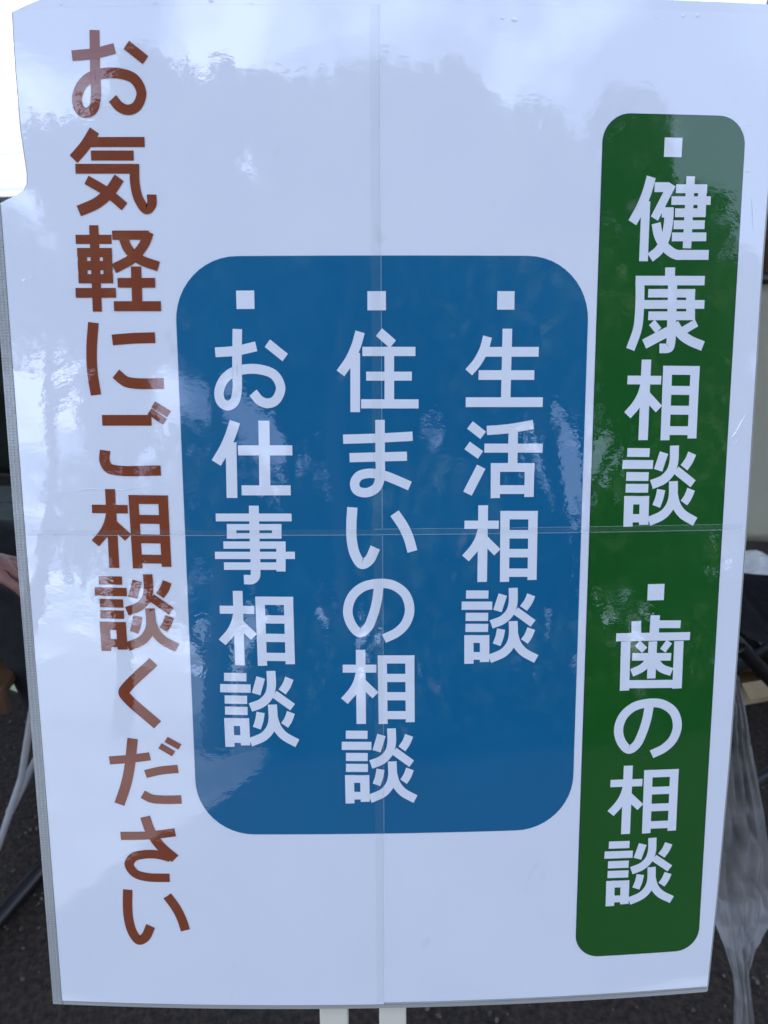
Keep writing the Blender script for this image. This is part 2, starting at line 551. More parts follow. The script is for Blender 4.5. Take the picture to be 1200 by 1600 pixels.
# lettering: each character is drawn with pen strokes (width, centre line) in a box one unit high
GLYPHS = {
    '談': (1.020, [(0.107, [(0.057, 0.921), (0.348, 0.916)]), (0.108, [(0.001, 0.775), (0.399, 0.769)]), (0.108, [(0.055, 0.627), (0.348, 0.622)]), (0.108, [(0.054, 0.482), (0.350, 0.477)]), (0.103, [(0.044, 0.334), (0.367, 0.328)]), (0.121, [(0.100, 0.385), (0.104, 0.003)]), (0.124, [(0.305, 0.382), (0.310, 0.023)]), (0.103, [(0.103, 0.109), (0.309, 0.105)]), (0.117, [(0.669, 0.999), (0.669, 0.794), (0.632, 0.676), (0.539, 0.582), (0.389, 0.523)]), (0.106, [(0.704, 0.699), (0.940, 0.526)]), (0.115, [(0.535, 0.914), (0.468, 0.699)]), (0.114, [(0.906, 0.904), (0.868, 0.812), (0.808, 0.726)]), (0.118, [(0.677, 0.562), (0.679, 0.357), (0.640, 0.238), (0.554, 0.143), (0.375, 0.064)]), (0.115, [(0.684, 0.401), (0.727, 0.266), (0.817, 0.152), (0.992, 0.050)]), (0.109, [(0.520, 0.459), (0.500, 0.353), (0.464, 0.252)]), (0.109, [(0.917, 0.458), (0.878, 0.360), (0.830, 0.288)])]),
    '相': (0.970, [(0.106, [(0.026, 0.752), (0.466, 0.748)]), (0.124, [(0.262, 1.000), (0.262, 0.005)]), (0.116, [(0.256, 0.697), (0.220, 0.568), (0.154, 0.446), (0.043, 0.317)]), (0.113, [(0.282, 0.560), (0.453, 0.391)]), (0.119, [(0.543, 0.925), (0.552, 0.001)]), (0.119, [(0.904, 0.921), (0.910, 0.021)]), (0.109, [(0.485, 0.871), (0.965, 0.866)]), (0.110, [(0.547, 0.624), (0.908, 0.619)]), (0.111, [(0.552, 0.378), (0.914, 0.373)]), (0.110, [(0.553, 0.123), (0.912, 0.117)])]),
    '活': (1.013, [(0.117, [(0.076, 0.940), (0.247, 0.808)]), (0.118, [(0.043, 0.681), (0.216, 0.558)]), (0.122, [(0.227, 0.408), (0.054, 0.062)]), (0.117, [(0.292, 0.869), (0.561, 0.889), (0.885, 0.942)]), (0.121, [(0.629, 0.877), (0.630, 0.433)]), (0.115, [(0.264, 0.645), (1.012, 0.640)]), (0.113, [(0.350, 0.397), (0.912, 0.392)]), (0.119, [(0.408, 0.452), (0.413, 0.001)]), (0.122, [(0.847, 0.449), (0.849, 0.011)]), (0.114, [(0.411, 0.111), (0.850, 0.107)])]),
    '生': (1.028, [(0.118, [(0.284, 0.901), (0.241, 0.742), (0.160, 0.586), (0.045, 0.449)]), (0.124, [(0.260, 0.709), (0.959, 0.708)]), (0.125, [(0.542, 1.000), (0.536, 0.110)]), (0.123, [(0.174, 0.414), (0.907, 0.412)]), (0.126, [(0.009, 0.067), (1.028, 0.063)])]),
    '仕': (1.052, [(0.137, [(0.318, 0.977), (0.260, 0.817), (0.180, 0.647), (0.058, 0.452)]), (0.141, [(0.259, 0.715), (0.249, 0.001)]), (0.143, [(0.693, 0.988), (0.683, 0.142)]), (0.129, [(0.346, 0.613), (1.052, 0.610)]), (0.130, [(0.378, 0.099), (1.019, 0.097)])]),
    '事': (1.000, [(0.122, [(0.503, 1.000), (0.502, 0.518), (0.503, 0.176), (0.495, 0.104), (0.459, 0.067), (0.353, 0.063)]), (0.098, [(0.026, 0.854), (0.968, 0.851)]), (0.079, [(0.160, 0.731), (0.839, 0.729)]), (0.070, [(0.160, 0.621), (0.836, 0.619)]), (0.118, [(0.221, 0.770), (0.215, 0.584)]), (0.118, [(0.782, 0.769), (0.778, 0.588)]), (0.093, [(0.110, 0.505), (0.884, 0.502)]), (0.093, [(0.000, 0.374), (1.000, 0.371)]), (0.096, [(0.108, 0.237), (0.821, 0.235)]), (0.116, [(0.830, 0.548), (0.821, 0.166)])]),
    '健': (1.062, [(0.118, [(0.269, 0.985), (0.224, 0.812), (0.152, 0.634), (0.051, 0.453)]), (0.113, [(0.213, 0.703), (0.214, 0.004)]), (0.113, [(0.317, 0.867), (0.492, 0.870)]), (0.105, [(0.540, 0.905), (0.332, 0.504)]), (0.119, [(0.425, 0.577), (0.577, 0.579)]), (0.117, [(0.515, 0.635), (0.516, 0.462), (0.484, 0.283), (0.416, 0.144), (0.298, 0.046)]), (0.117, [(0.356, 0.450), (0.394, 0.309), (0.481, 0.179), (0.627, 0.088), (0.746, 0.084), (1.062, 0.087)]), (0.111, [(0.776, 1.000), (0.772, 0.162)]), (0.102, [(0.593, 0.853), (0.997, 0.860)]), (0.099, [(0.541, 0.715), (1.051, 0.723)]), (0.103, [(0.595, 0.575), (0.992, 0.581)]), (0.103, [(0.584, 0.435), (0.988, 0.441)]), (0.103, [(0.569, 0.293), (1.018, 0.299)]), (0.111, [(0.935, 0.908), (0.939, 0.531)])]),
    '康': (0.983, [(0.123, [(0.504, 0.999), (0.507, 0.850)]), (0.109, [(0.084, 0.845), (0.941, 0.851)]), (0.109, [(0.137, 0.897), (0.147, 0.550), (0.132, 0.290), (0.052, 0.045)]), (0.098, [(0.245, 0.700), (0.829, 0.704)]), (0.101, [(0.199, 0.570), (0.953, 0.575)]), (0.102, [(0.258, 0.438), (0.840, 0.441)]), (0.110, [(0.769, 0.751), (0.789, 0.391)]), (0.113, [(0.542, 0.837), (0.552, 0.346), (0.552, 0.112), (0.534, 0.066), (0.415, 0.057)]), (0.093, [(0.306, 0.362), (0.392, 0.266)]), (0.119, [(0.517, 0.257), (0.221, 0.107)]), (0.094, [(0.865, 0.359), (0.685, 0.257)]), (0.117, [(0.585, 0.347), (0.664, 0.237), (0.785, 0.154), (0.962, 0.085)])]),
    '気': (1.000, [(0.124, [(0.309, 0.964), (0.189, 0.797), (0.044, 0.648)]), (0.112, [(0.220, 0.836), (0.890, 0.826)]), (0.112, [(0.252, 0.685), (0.754, 0.677)]), (0.110, [(0.059, 0.540), (0.810, 0.528)]), (0.112, [(0.758, 0.578), (0.753, 0.366), (0.789, 0.187), (0.875, 0.067), (0.936, 0.116), (0.944, 0.236)]), (0.128, [(0.571, 0.430), (0.451, 0.274), (0.297, 0.152), (0.071, 0.060)]), (0.108, [(0.183, 0.413), (0.414, 0.274), (0.617, 0.102)])]),
    '軽': (1.045, [(0.105, [(0.039, 0.841), (0.474, 0.835)]), (0.112, [(0.268, 0.999), (0.255, 0.001)]), (0.112, [(0.109, 0.738), (0.103, 0.336)]), (0.112, [(0.414, 0.735), (0.409, 0.333)]), (0.106, [(0.049, 0.689), (0.472, 0.684)]), (0.106, [(0.047, 0.539), (0.469, 0.534)]), (0.106, [(0.046, 0.387), (0.469, 0.383)]), (0.113, [(0.001, 0.223), (0.494, 0.218)]), (0.105, [(0.486, 0.883), (0.928, 0.878)]), (0.114, [(0.931, 0.913), (0.872, 0.786), (0.729, 0.624), (0.485, 0.498)]), (0.114, [(0.614, 0.860), (0.674, 0.717), (0.803, 0.602), (1.026, 0.518)]), (0.124, [(0.754, 0.521), (0.748, 0.098)]), (0.112, [(0.522, 0.335), (0.977, 0.330)]), (0.115, [(0.462, 0.063), (1.035, 0.058)])]),
    'お': (0.961, [(0.120, [(0.031, 0.717), (0.300, 0.735), (0.558, 0.787)]), (0.121, [(0.323, 0.998), (0.304, 0.547), (0.294, 0.232), (0.252, 0.106), (0.168, 0.061), (0.088, 0.104), (0.061, 0.224), (0.120, 0.369), (0.231, 0.464), (0.391, 0.507), (0.600, 0.505), (0.780, 0.437), (0.858, 0.278), (0.790, 0.126), (0.683, 0.088), (0.585, 0.124), (0.501, 0.221)]), (0.115, [(0.701, 0.825), (0.926, 0.649)])]),
    'に': (1.055, [(0.147, [(0.128, 0.990), (0.084, 0.652), (0.075, 0.334), (0.107, 0.008)]), (0.145, [(0.376, 0.754), (0.649, 0.774), (0.968, 0.781)]), (0.147, [(0.401, 0.298), (0.530, 0.192), (0.678, 0.162), (1.055, 0.160)])]),
    'ご': (0.979, [(0.142, [(0.069, 0.752), (0.720, 0.749)]), (0.138, [(0.087, 0.349), (0.071, 0.212), (0.117, 0.115), (0.240, 0.077), (0.812, 0.076)]), (0.096, [(0.753, 0.960), (0.952, 0.830)]), (0.096, [(0.700, 0.868), (0.894, 0.729)])]),
    'く': (0.557, [(0.146, [(0.491, 0.947), (0.129, 0.596), (0.073, 0.509), (0.123, 0.423), (0.506, 0.053)])]),
    'だ': (0.968, [(0.116, [(0.006, 0.653), (0.284, 0.681), (0.547, 0.721)]), (0.138, [(0.330, 0.970), (0.266, 0.547), (0.207, 0.306), (0.106, 0.024)]), (0.117, [(0.475, 0.466), (0.674, 0.517), (0.908, 0.546)]), (0.123, [(0.424, 0.174), (0.541, 0.113), (0.683, 0.099), (0.935, 0.105)]), (0.087, [(0.768, 0.963), (0.946, 0.858)]), (0.087, [(0.685, 0.873), (0.860, 0.760)])]),
    'さ': (0.787, [(0.122, [(0.002, 0.687), (0.394, 0.704), (0.756, 0.754)]), (0.140, [(0.354, 0.982), (0.412, 0.777), (0.535, 0.559), (0.739, 0.357)]), (0.129, [(0.674, 0.371), (0.499, 0.416), (0.321, 0.416), (0.164, 0.369), (0.099, 0.259), (0.173, 0.127), (0.334, 0.073), (0.652, 0.066)])]),
    'い': (1.150, [(0.165, [(0.103, 0.994), (0.084, 0.707), (0.090, 0.459), (0.145, 0.226), (0.250, 0.083), (0.365, 0.144), (0.469, 0.348)]), (0.164, [(0.782, 0.896), (0.923, 0.684), (1.013, 0.485), (1.070, 0.279)])]),
    'の': (1.077, [(0.144, [(0.542, 0.887), (0.511, 0.656), (0.449, 0.424), (0.365, 0.237), (0.253, 0.160), (0.138, 0.270), (0.072, 0.489), (0.135, 0.721), (0.302, 0.874), (0.543, 0.927), (0.753, 0.898), (0.934, 0.760), (1.005, 0.527), (0.949, 0.309), (0.812, 0.162), (0.614, 0.065)])]),
    'ま': (0.908, [(0.119, [(0.001, 0.755), (0.449, 0.767), (0.905, 0.789)]), (0.119, [(0.082, 0.517), (0.831, 0.532)]), (0.123, [(0.481, 1.000), (0.481, 0.499), (0.477, 0.248), (0.423, 0.120), (0.292, 0.061), (0.172, 0.096), (0.145, 0.188), (0.201, 0.278), (0.335, 0.313), (0.530, 0.284), (0.669, 0.233), (0.870, 0.145)])]),
    '住': (1.007, [(0.117, [(0.292, 0.959), (0.241, 0.791), (0.162, 0.627), (0.047, 0.467)]), (0.118, [(0.230, 0.710), (0.223, 0.001)]), (0.117, [(0.522, 0.955), (0.691, 0.812)]), (0.110, [(0.318, 0.727), (0.967, 0.725)]), (0.118, [(0.647, 0.782), (0.645, 0.102)]), (0.108, [(0.362, 0.433), (0.923, 0.431)]), (0.111, [(0.297, 0.101), (1.007, 0.097)])]),
    '歯': (0.989, [(0.125, [(0.509, 0.999), (0.504, 0.666)]), (0.128, [(0.260, 0.929), (0.270, 0.702)]), (0.103, [(0.554, 0.879), (0.854, 0.870)]), (0.108, [(0.001, 0.721), (0.989, 0.708)]), (0.115, [(0.493, 0.652), (0.493, 0.154)]), (0.103, [(0.226, 0.454), (0.747, 0.438)]), (0.097, [(0.287, 0.633), (0.387, 0.538)]), (0.092, [(0.714, 0.643), (0.631, 0.525)]), (0.109, [(0.470, 0.404), (0.366, 0.303), (0.227, 0.238)]), (0.110, [(0.519, 0.402), (0.625, 0.289), (0.766, 0.232)]), (0.126, [(0.130, 0.663), (0.140, 0.001)]), (0.127, [(0.842, 0.647), (0.849, 0.005)]), (0.110, [(0.142, 0.088), (0.846, 0.069)])]),
    '■': (1.000, [(1.000, [(0.000, 0.500), (1.000, 0.500)])]),
}

# character, ink, box on the sheet in millimetres (left, bottom, right, top)
LETTERING = [
    ('お', 'b', (-235.73, 322.9, -176.21, 384.73)),
    ('気', 'b', (-240.02, 252.08, -174.61, 316.47)),
    ('軽', 'b', (-241.7, 180.47, -174.21, 245.38)),
    ('に', 'b', (-236.3, 115.68, -175.58, 172.75)),
    ('ご', 'b', (-230.52, 51.35, -170.73, 110.91)),
    ('相', 'b', (-240.45, -24.39, -175.73, 40.99)),
    ('談', 'b', (-240.46, -94.84, -172.16, -29.16)),
    ('く', 'b', (-225.42, -162.13, -190.21, -100.49)),
    ('だ', 'b', (-236.77, -232.38, -173.87, -169.42)),
    ('さ', 'b', (-230.51, -302.58, -180.72, -240.82)),
    ('い', 'b', (-231.98, -362.98, -173.5, -310.0)),
    ('■', 'w', (-115.8, 181.61, -101.77, 195.55)),
    ('お', 'w', (-135.55, 103.36, -76.62, 166.55)),
    ('仕', 'w', (-139.47, 33.57, -74.76, 96.05)),
    ('事', 'w', (-139.56, -37.7, -74.48, 27.29)),
    ('相', 'w', (-138.98, -106.86, -76.35, -43.06)),
    ('談', 'w', (-139.35, -178.08, -73.94, -111.15)),
    ('■', 'w', (-14.02, 180.21, 0.34, 194.7)),
    ('住', 'w', (-38.65, 101.63, 25.93, 166.55)),
    ('ま', 'w', (-34.21, 33.6, 21.38, 95.49)),
    ('い', 'w', (-32.56, -25.34, 25.11, 25.89)),
    ('の', 'w', (-35.96, -87.71, 22.81, -33.47)),
    ('相', 'w', (-38.45, -158.4, 23.18, -93.58)),
    ('談', 'w', (-38.47, -229.42, 25.61, -162.16)),
    ('■', 'w', (87.31, 180.62, 100.93, 194.7)),
    ('生', 'w', (62.87, 104.99, 125.2, 166.07)),
    ('活', 'w', (62.16, 32.1, 126.12, 94.86)),
    ('相', 'w', (61.79, -37.45, 123.65, 26.37)),
    ('談', 'w', (61.71, -106.97, 126.7, -42.43)),
    ('■', 'w', (215.4, 295.71, 229.47, 309.89)),
    ('健', 'w', (189.33, 217.64, 255.25, 281.85)),
    ('康', 'w', (191.4, 147.1, 255.91, 213.44)),
    ('相', 'w', (191.88, 77.72, 253.13, 142.08)),
    ('談', 'w', (192.12, 6.98, 257.45, 73.43)),
    ('■', 'w', (217.94, -55.62, 232.18, -41.72)),
    ('歯', 'w', (192.41, -133.74, 256.61, -68.5)),
    ('の', 'w', (193.79, -195.43, 253.61, -141.59)),
    ('相', 'w', (190.92, -264.99, 253.24, -201.43)),
    ('談', 'w', (189.71, -332.7, 254.47, -269.38)),
]


def smooth_line(pts, n=7):
    pts = [Vector(p) for p in pts]
    if len(pts) < 3:
        a, b = pts
        return [a.lerp(b, k / 5) for k in range(6)]
    q = [pts[0] * 2 - pts[1]] + pts + [pts[-1] * 2 - pts[-2]]
    out = []
    for i in range(1, len(q) - 2):
        a, b, c, d = q[i - 1:i + 3]
        t0 = 0.0
        t1 = t0 + max((b - a).length, 1e-9) ** .5
        t2 = t1 + max((c - b).length, 1e-9) ** .5
        t3 = t2 + max((d - c).length, 1e-9) ** .5
        for k in range(n):
            t = t1 + (t2 - t1) * k / n
            a1 = a * ((t1 - t) / (t1 - t0)) + b * ((t - t0) / (t1 - t0))
            a2 = b * ((t2 - t) / (t2 - t1)) + c * ((t - t1) / (t2 - t1))
            a3 = c * ((t3 - t) / (t3 - t2)) + d * ((t - t2) / (t3 - t2))
            b1 = a1 * ((t2 - t) / (t2 - t0)) + a2 * ((t - t0) / (t2 - t0))
            b2 = a2 * ((t3 - t) / (t3 - t1)) + a3 * ((t - t1) / (t3 - t1))
            out.append(b1 * ((t2 - t) / (t2 - t1)) + b2 * ((t - t1) / (t2 - t1)))
    out.append(pts[-1])
    return out


def character(ch, boxmm, mat, parent, base):
    asp, strokes = GLYPHS[ch]
    x0, y0, x1, y1 = boxmm
    verts, faces = [], []
    for si, (w, pts) in enumerate(strokes):
        line = smooth_line(pts)
        o = len(verts)
        for i, p in enumerate(line):
            t = (line[min(i + 1, len(line) - 1)] - line[max(i - 1, 0)]).normalized()
            nrm = Vector((-t.y, t.x)) * w / 2
            for q in (p + nrm, p, p - nrm):
                verts.append(P(x0 + q.x / asp * (x1 - x0), y0 + q.y * (y1 - y0), base + 0.02 * si))
        for i in range(len(line) - 1):
            for k in (0, 1):
                a = o + i * 3 + k
                faces.append((a, a + 1, a + 4, a + 3))
    return mesh_obj('bullet_square' if ch == '■' else 'character', verts, faces, mat, parent, True)


for ch, ink, b in LETTERING:
    if ink == 'b':
        character(ch, b, M['brown'], sign, 0.3)
    else:
        character(ch, b, M['white_ink'], blue_panel if b[0] < 160 else green_panel, 0.5)

# film lapping over the joints of the four sheets
strip('overlap_film', rows(400, SEAM_V + 4, 16), lambda v: SEAM_U - 7.0, lambda v: SEAM_U + 0.4, 1.05, M['film'], sign, 3)
strip('overlap_film', rows(SEAM_V, -418, 16), lambda v: SEAM_U - 6.4, lambda v: SEAM_U + 0.6, 1.05, M['film'], sign, 3)
strip('overlap_film', [SEAM_V + 4.2, SEAM_V], lambda v: -293, lambda v: 297, 1.12, M['film'], sign, 40)
strip('film_cut_edge', rows(400, SEAM_V + 5, 16), lambda v: SEAM_U + 0.4, lambda v: SEAM_U + 1.0, 1.2, M['film_edge'], sign, 1)
strip('film_cut_edge', rows(SEAM_V - 1, -419, 16), lambda v: SEAM_U + 0.6, lambda v: SEAM_U + 1.1, 1.2, M['film_edge'], sign, 1)
strip('film_cut_edge', [SEAM_V, SEAM_V - 0.6], lambda v: -294, lambda v: 298, 1.3, M['film_edge'], sign, 40)
strip('film_cut_edge', [SEAM_V + 4.6, SEAM_V + 4.2], lambda v: SEAM_U - 6, lambda v: 298, 1.3, M['film_edge'], sign, 24)

# little air bubbles trapped under the film
for (u, v, r) in ((-240, 403.5, 1.6), (-170, 402.6, 1.3), (-128, 403.8, 2.2), (-98, 401, 1.0), (88, 392, 1.8), (97, 391, 2.6), (205, 395, 1.3), (226, 397, 2.0), (237, 397.5, 2.2),
                  (271, 338, 1.4), (283, 321, 1.5), (284, 287, 2.0), (-282, 205, 1.6), (-276, 207, 1.1), (-286, 232, 1.2), (282, -22, 1.6)):
    vv, ff = [P(u, v, 0.09 + 0.10 * r)], []
    for ring, (k, hgt) in enumerate(((0.55, 0.07), (1.0, 0.0))):
        for a in range(14):
            t = 2 * math.pi * a / 14
            w = 1 + 0.25 * math.sin(2 * t + u)
            vv.append(P(u + r * k * w * math.cos(t), v + r * k * 0.8 * math.sin(t), 0.09 + hgt * r))
    for a in range(14):
        c = (a + 1) % 14
        ff.append((0, 1 + a, 1 + c))
        ff.append((1 + a, 15 + a, 15 + c, 1 + c))
    mesh_obj('air_bubble', vv, ff, M['paper'], sign, True)

# small sharp creases in the laminate near its right edge
def crease(path, w):
    vv, ff = [], []
    for i, (u, v) in enumerate(path):
        a = Vector(path[max(i - 1, 0)])
        c = Vector(path[min(i + 1, len(path) - 1)])
        t = (c - a).normalized()
        k = w * math.sin(math.pi * (i + 0.15) / (len(path) - 0.7))
        nx, ny = -t.y * k, t.x * k
        vv += [P(u - nx, v - ny, 0.12), P(u, v, 0.12 + 0.5 * k), P(u + nx, v + ny, 0.12)]
    for i in range(len(path) - 1):
        for k in (0, 1):
            ff.append((i * 3 + k, i * 3 + k + 1, i * 3 + k + 4, i * 3 + k + 3))
    return mesh_obj('crease', vv, ff, M['paper'], sign)


crease([(281, 74), (284, 80), (287, 84), (291, 92), (296, 102)], 0.9)
crease([(284, 72), (289, 77), (293, 86), (297.5, 96)], 0.6)
crease([(288, 267), (290, 255), (291, 242)], 0.7)
crease([(-262, 38), (-240, 41), (-215, 40), (-190, 43)], 0.5)

# ---------------------------------------------------------------- stand behind the sign
stand = empty('sign_stand', (0, 0, 1.05), (math.pi / 2 - LEAN, 0, 0))
tag(stand, 'cream painted wooden stand with two slender posts behind the white sign', 'stand')
zb = -1.05 / math.cos(LEAN)            # where the posts meet the ground, along the sheet
for (u0, u1) in ((-62.2, -36.5), (-8.0, 16.6)):
    bm = bmesh.new()
    y0, y1 = zb + 0.012, 0.33
    box(bm, ((u0 + u1) / 2000, (y0 + y1) / 2, -0.012), ((u1 - u0) / 1000, y1 - y0, 0.022), 0.002)
    po = bm_obj('post', bm, M['post'], stand)
    for (du, dv) in ((0.3, -431.5), (0.82, -427.0)) if u0 > -20 else ((0.5, -470),):
        bm = bmesh.new()
        bmesh.ops.create_cone(bm, cap_ends=True, segments=10, radius1=0.0011, radius2=0.0009, depth=0.0012,
                              matrix=Matrix.Translation(((u0 + (u1 - u0) * du) / 1000, dv / 1000, -0.0006)))
        bm_obj('nail', bm, M['rust'], po)
for v in (0.22, -0.36):
    bm = bmesh.new()
    box(bm, (-0.022, v, -0.033), (0.46, 0.03, 0.016), 0.002)
    bm_obj('cross_rail', bm, M['post'], stand)
for s in (-1, 1):                       # rear legs of the trestle
    bm = bmesh.new()
    Rm = Matrix.Rotation(LEAN, 3, 'X')
    a = Vector((-0.022 + s * 0.13, 0.30, -0.05))
    inv = Matrix.Rotation(-(math.pi / 2 - LEAN), 3, 'X')
    foot = inv @ Vector((-0.022 + s * 0.15, 0.85, -1.05 + 0.012))
    tube(bm, [a, foot], 0.012, 8)
    bm_obj('rear_leg', bm, M['post'], stand)
bm = bmesh.new()
ft = Matrix.Rotation(-(math.pi / 2 - LEAN), 3, 'X')
for (u0, u1) in ((-62.2, -36.5), (-8.0, 16.6)):
    pass
tube(bm, [Vector((-0.16, 0.28, -0.042)), Vector((0.12, 0.28, -0.042))], 0.008, 8)
bm_obj('hinge_bar', bm, M['chrome'], stand)

# ---------------------------------------------------------------- unseen canvas roof, added to shade the sign and background
tent = empty('shade_tent', (0, 2.4, 0))
tag(tent, 'unseen grey canvas roof on four slim steel poles, added to shade the background', 'tent')
X0, X1, Y0, Y1 = -4.2, 4.2, -2.05, 2.3
bm = bmesh.new()
top = [bm.verts.new(p) for p in ((X0, Y0, 2.35), (X1, Y0, 2.35), (X1, Y1, 2.35), (X0, Y1, 2.35), (-1.8, 0.1, 3.05), (1.8, 0.1, 3.05))]
for f in ((0, 1, 5, 4), (2, 3, 4, 5), (1, 2, 5), (3, 0, 4)):
    bm.faces.new([top[k] for k in f])
bmesh.ops.solidify(bm, geom=bm.faces[:], thickness=0.01)
roof = bm_obj('roof', bm, M['canvas'], tent)
bm = bmesh.new()
for a, b in (((X0, Y0), (X1, Y0)), ((X1, Y0), (X1, Y1)), ((X1, Y1), (X0, Y1)), ((X0, Y1), (X0, Y0))):
    c = ((a[0] + b[0]) / 2, (a[1] + b[1]) / 2, 2.24)
    s = (abs(a[0] - b[0]) + 0.012, abs(a[1] - b[1]) + 0.012, 0.2)
    box(bm, c, s)
bm_obj('valance', bm, M['canvas'], tent)
for x in (X0 + 0.1, X1 - 0.1):
    for y in (Y0 + 0.1, Y1 - 0.1):
        bm = bmesh.new()
        tube(bm, [(x, y, 0.0), (x, y, 2.33)], 0.025, 10)
        bm_obj('pole', bm, M['chrome'], tent)

# ---------------------------------------------------------------- left: folding chair, seated person, things behind
chair = empty('folding_chair', (-0.92, 0.74, 0))
tag(chair, 'folding chair with brown wooden seat and bright steel tube legs under the seated person', 'chair')


def loc(p, o):
    return Vector(p) - Vector(o)


CO = (-0.92, 0.74, 0)
for k in range(4):
    bm = bmesh.new()
    box(bm, loc((-0.905, 0.575 + k * 0.105, 0.425), CO), (0.46, 0.095, 0.022), 0.004)
    bm_obj('seat_slat', bm, M['wood_brown'], chair)
bm = bmesh.new()
box(bm, loc((-0.905, 0.525, 0.415), CO), (0.47, 0.016, 0.06), 0.003)
bm_obj('seat_rail', bm, M['wood_brown'], chair)
for y in (0.552, 0.93):
    bm = bmesh.new()
    tube(bm, [loc((-0.60, y + 0.02, 0.45), CO), loc((-0.64, y + 0.02, 0.40), CO), loc((-0.71, y + 0.01, 0.18), CO), loc((-0.785, y - 0.02, 0.008), CO)], 0.0068, 12)
    bm_obj('leg', bm, M['chrome'], chair)
    bm = bmesh.new()
    tube(bm, [loc((-1.24, y, 0.86), CO), loc((-1.16, y, 0.46), CO), loc((-1.06, y, 0.20), CO), loc((-1.0, y, 0.008), CO)], 0.0068, 12)
    bm_obj('leg', bm, M['chrome'], chair)
bm = bmesh.new()
box(bm, loc((-1.235, 0.74, 0.78), CO), (0.018, 0.40, 0.14), 0.005, Matrix.Rotation(R(-10), 3, 'Y'))
bm_obj('backrest', bm, M['wood_brown'], chair)
bm = bmesh.new()
tube(bm, [loc((-0.745, 0.545, 0.10), CO), loc((-0.745, 0.935, 0.10), CO)], 0.008, 10)
bm_obj('stretcher', bm, M['chrome'], chair)


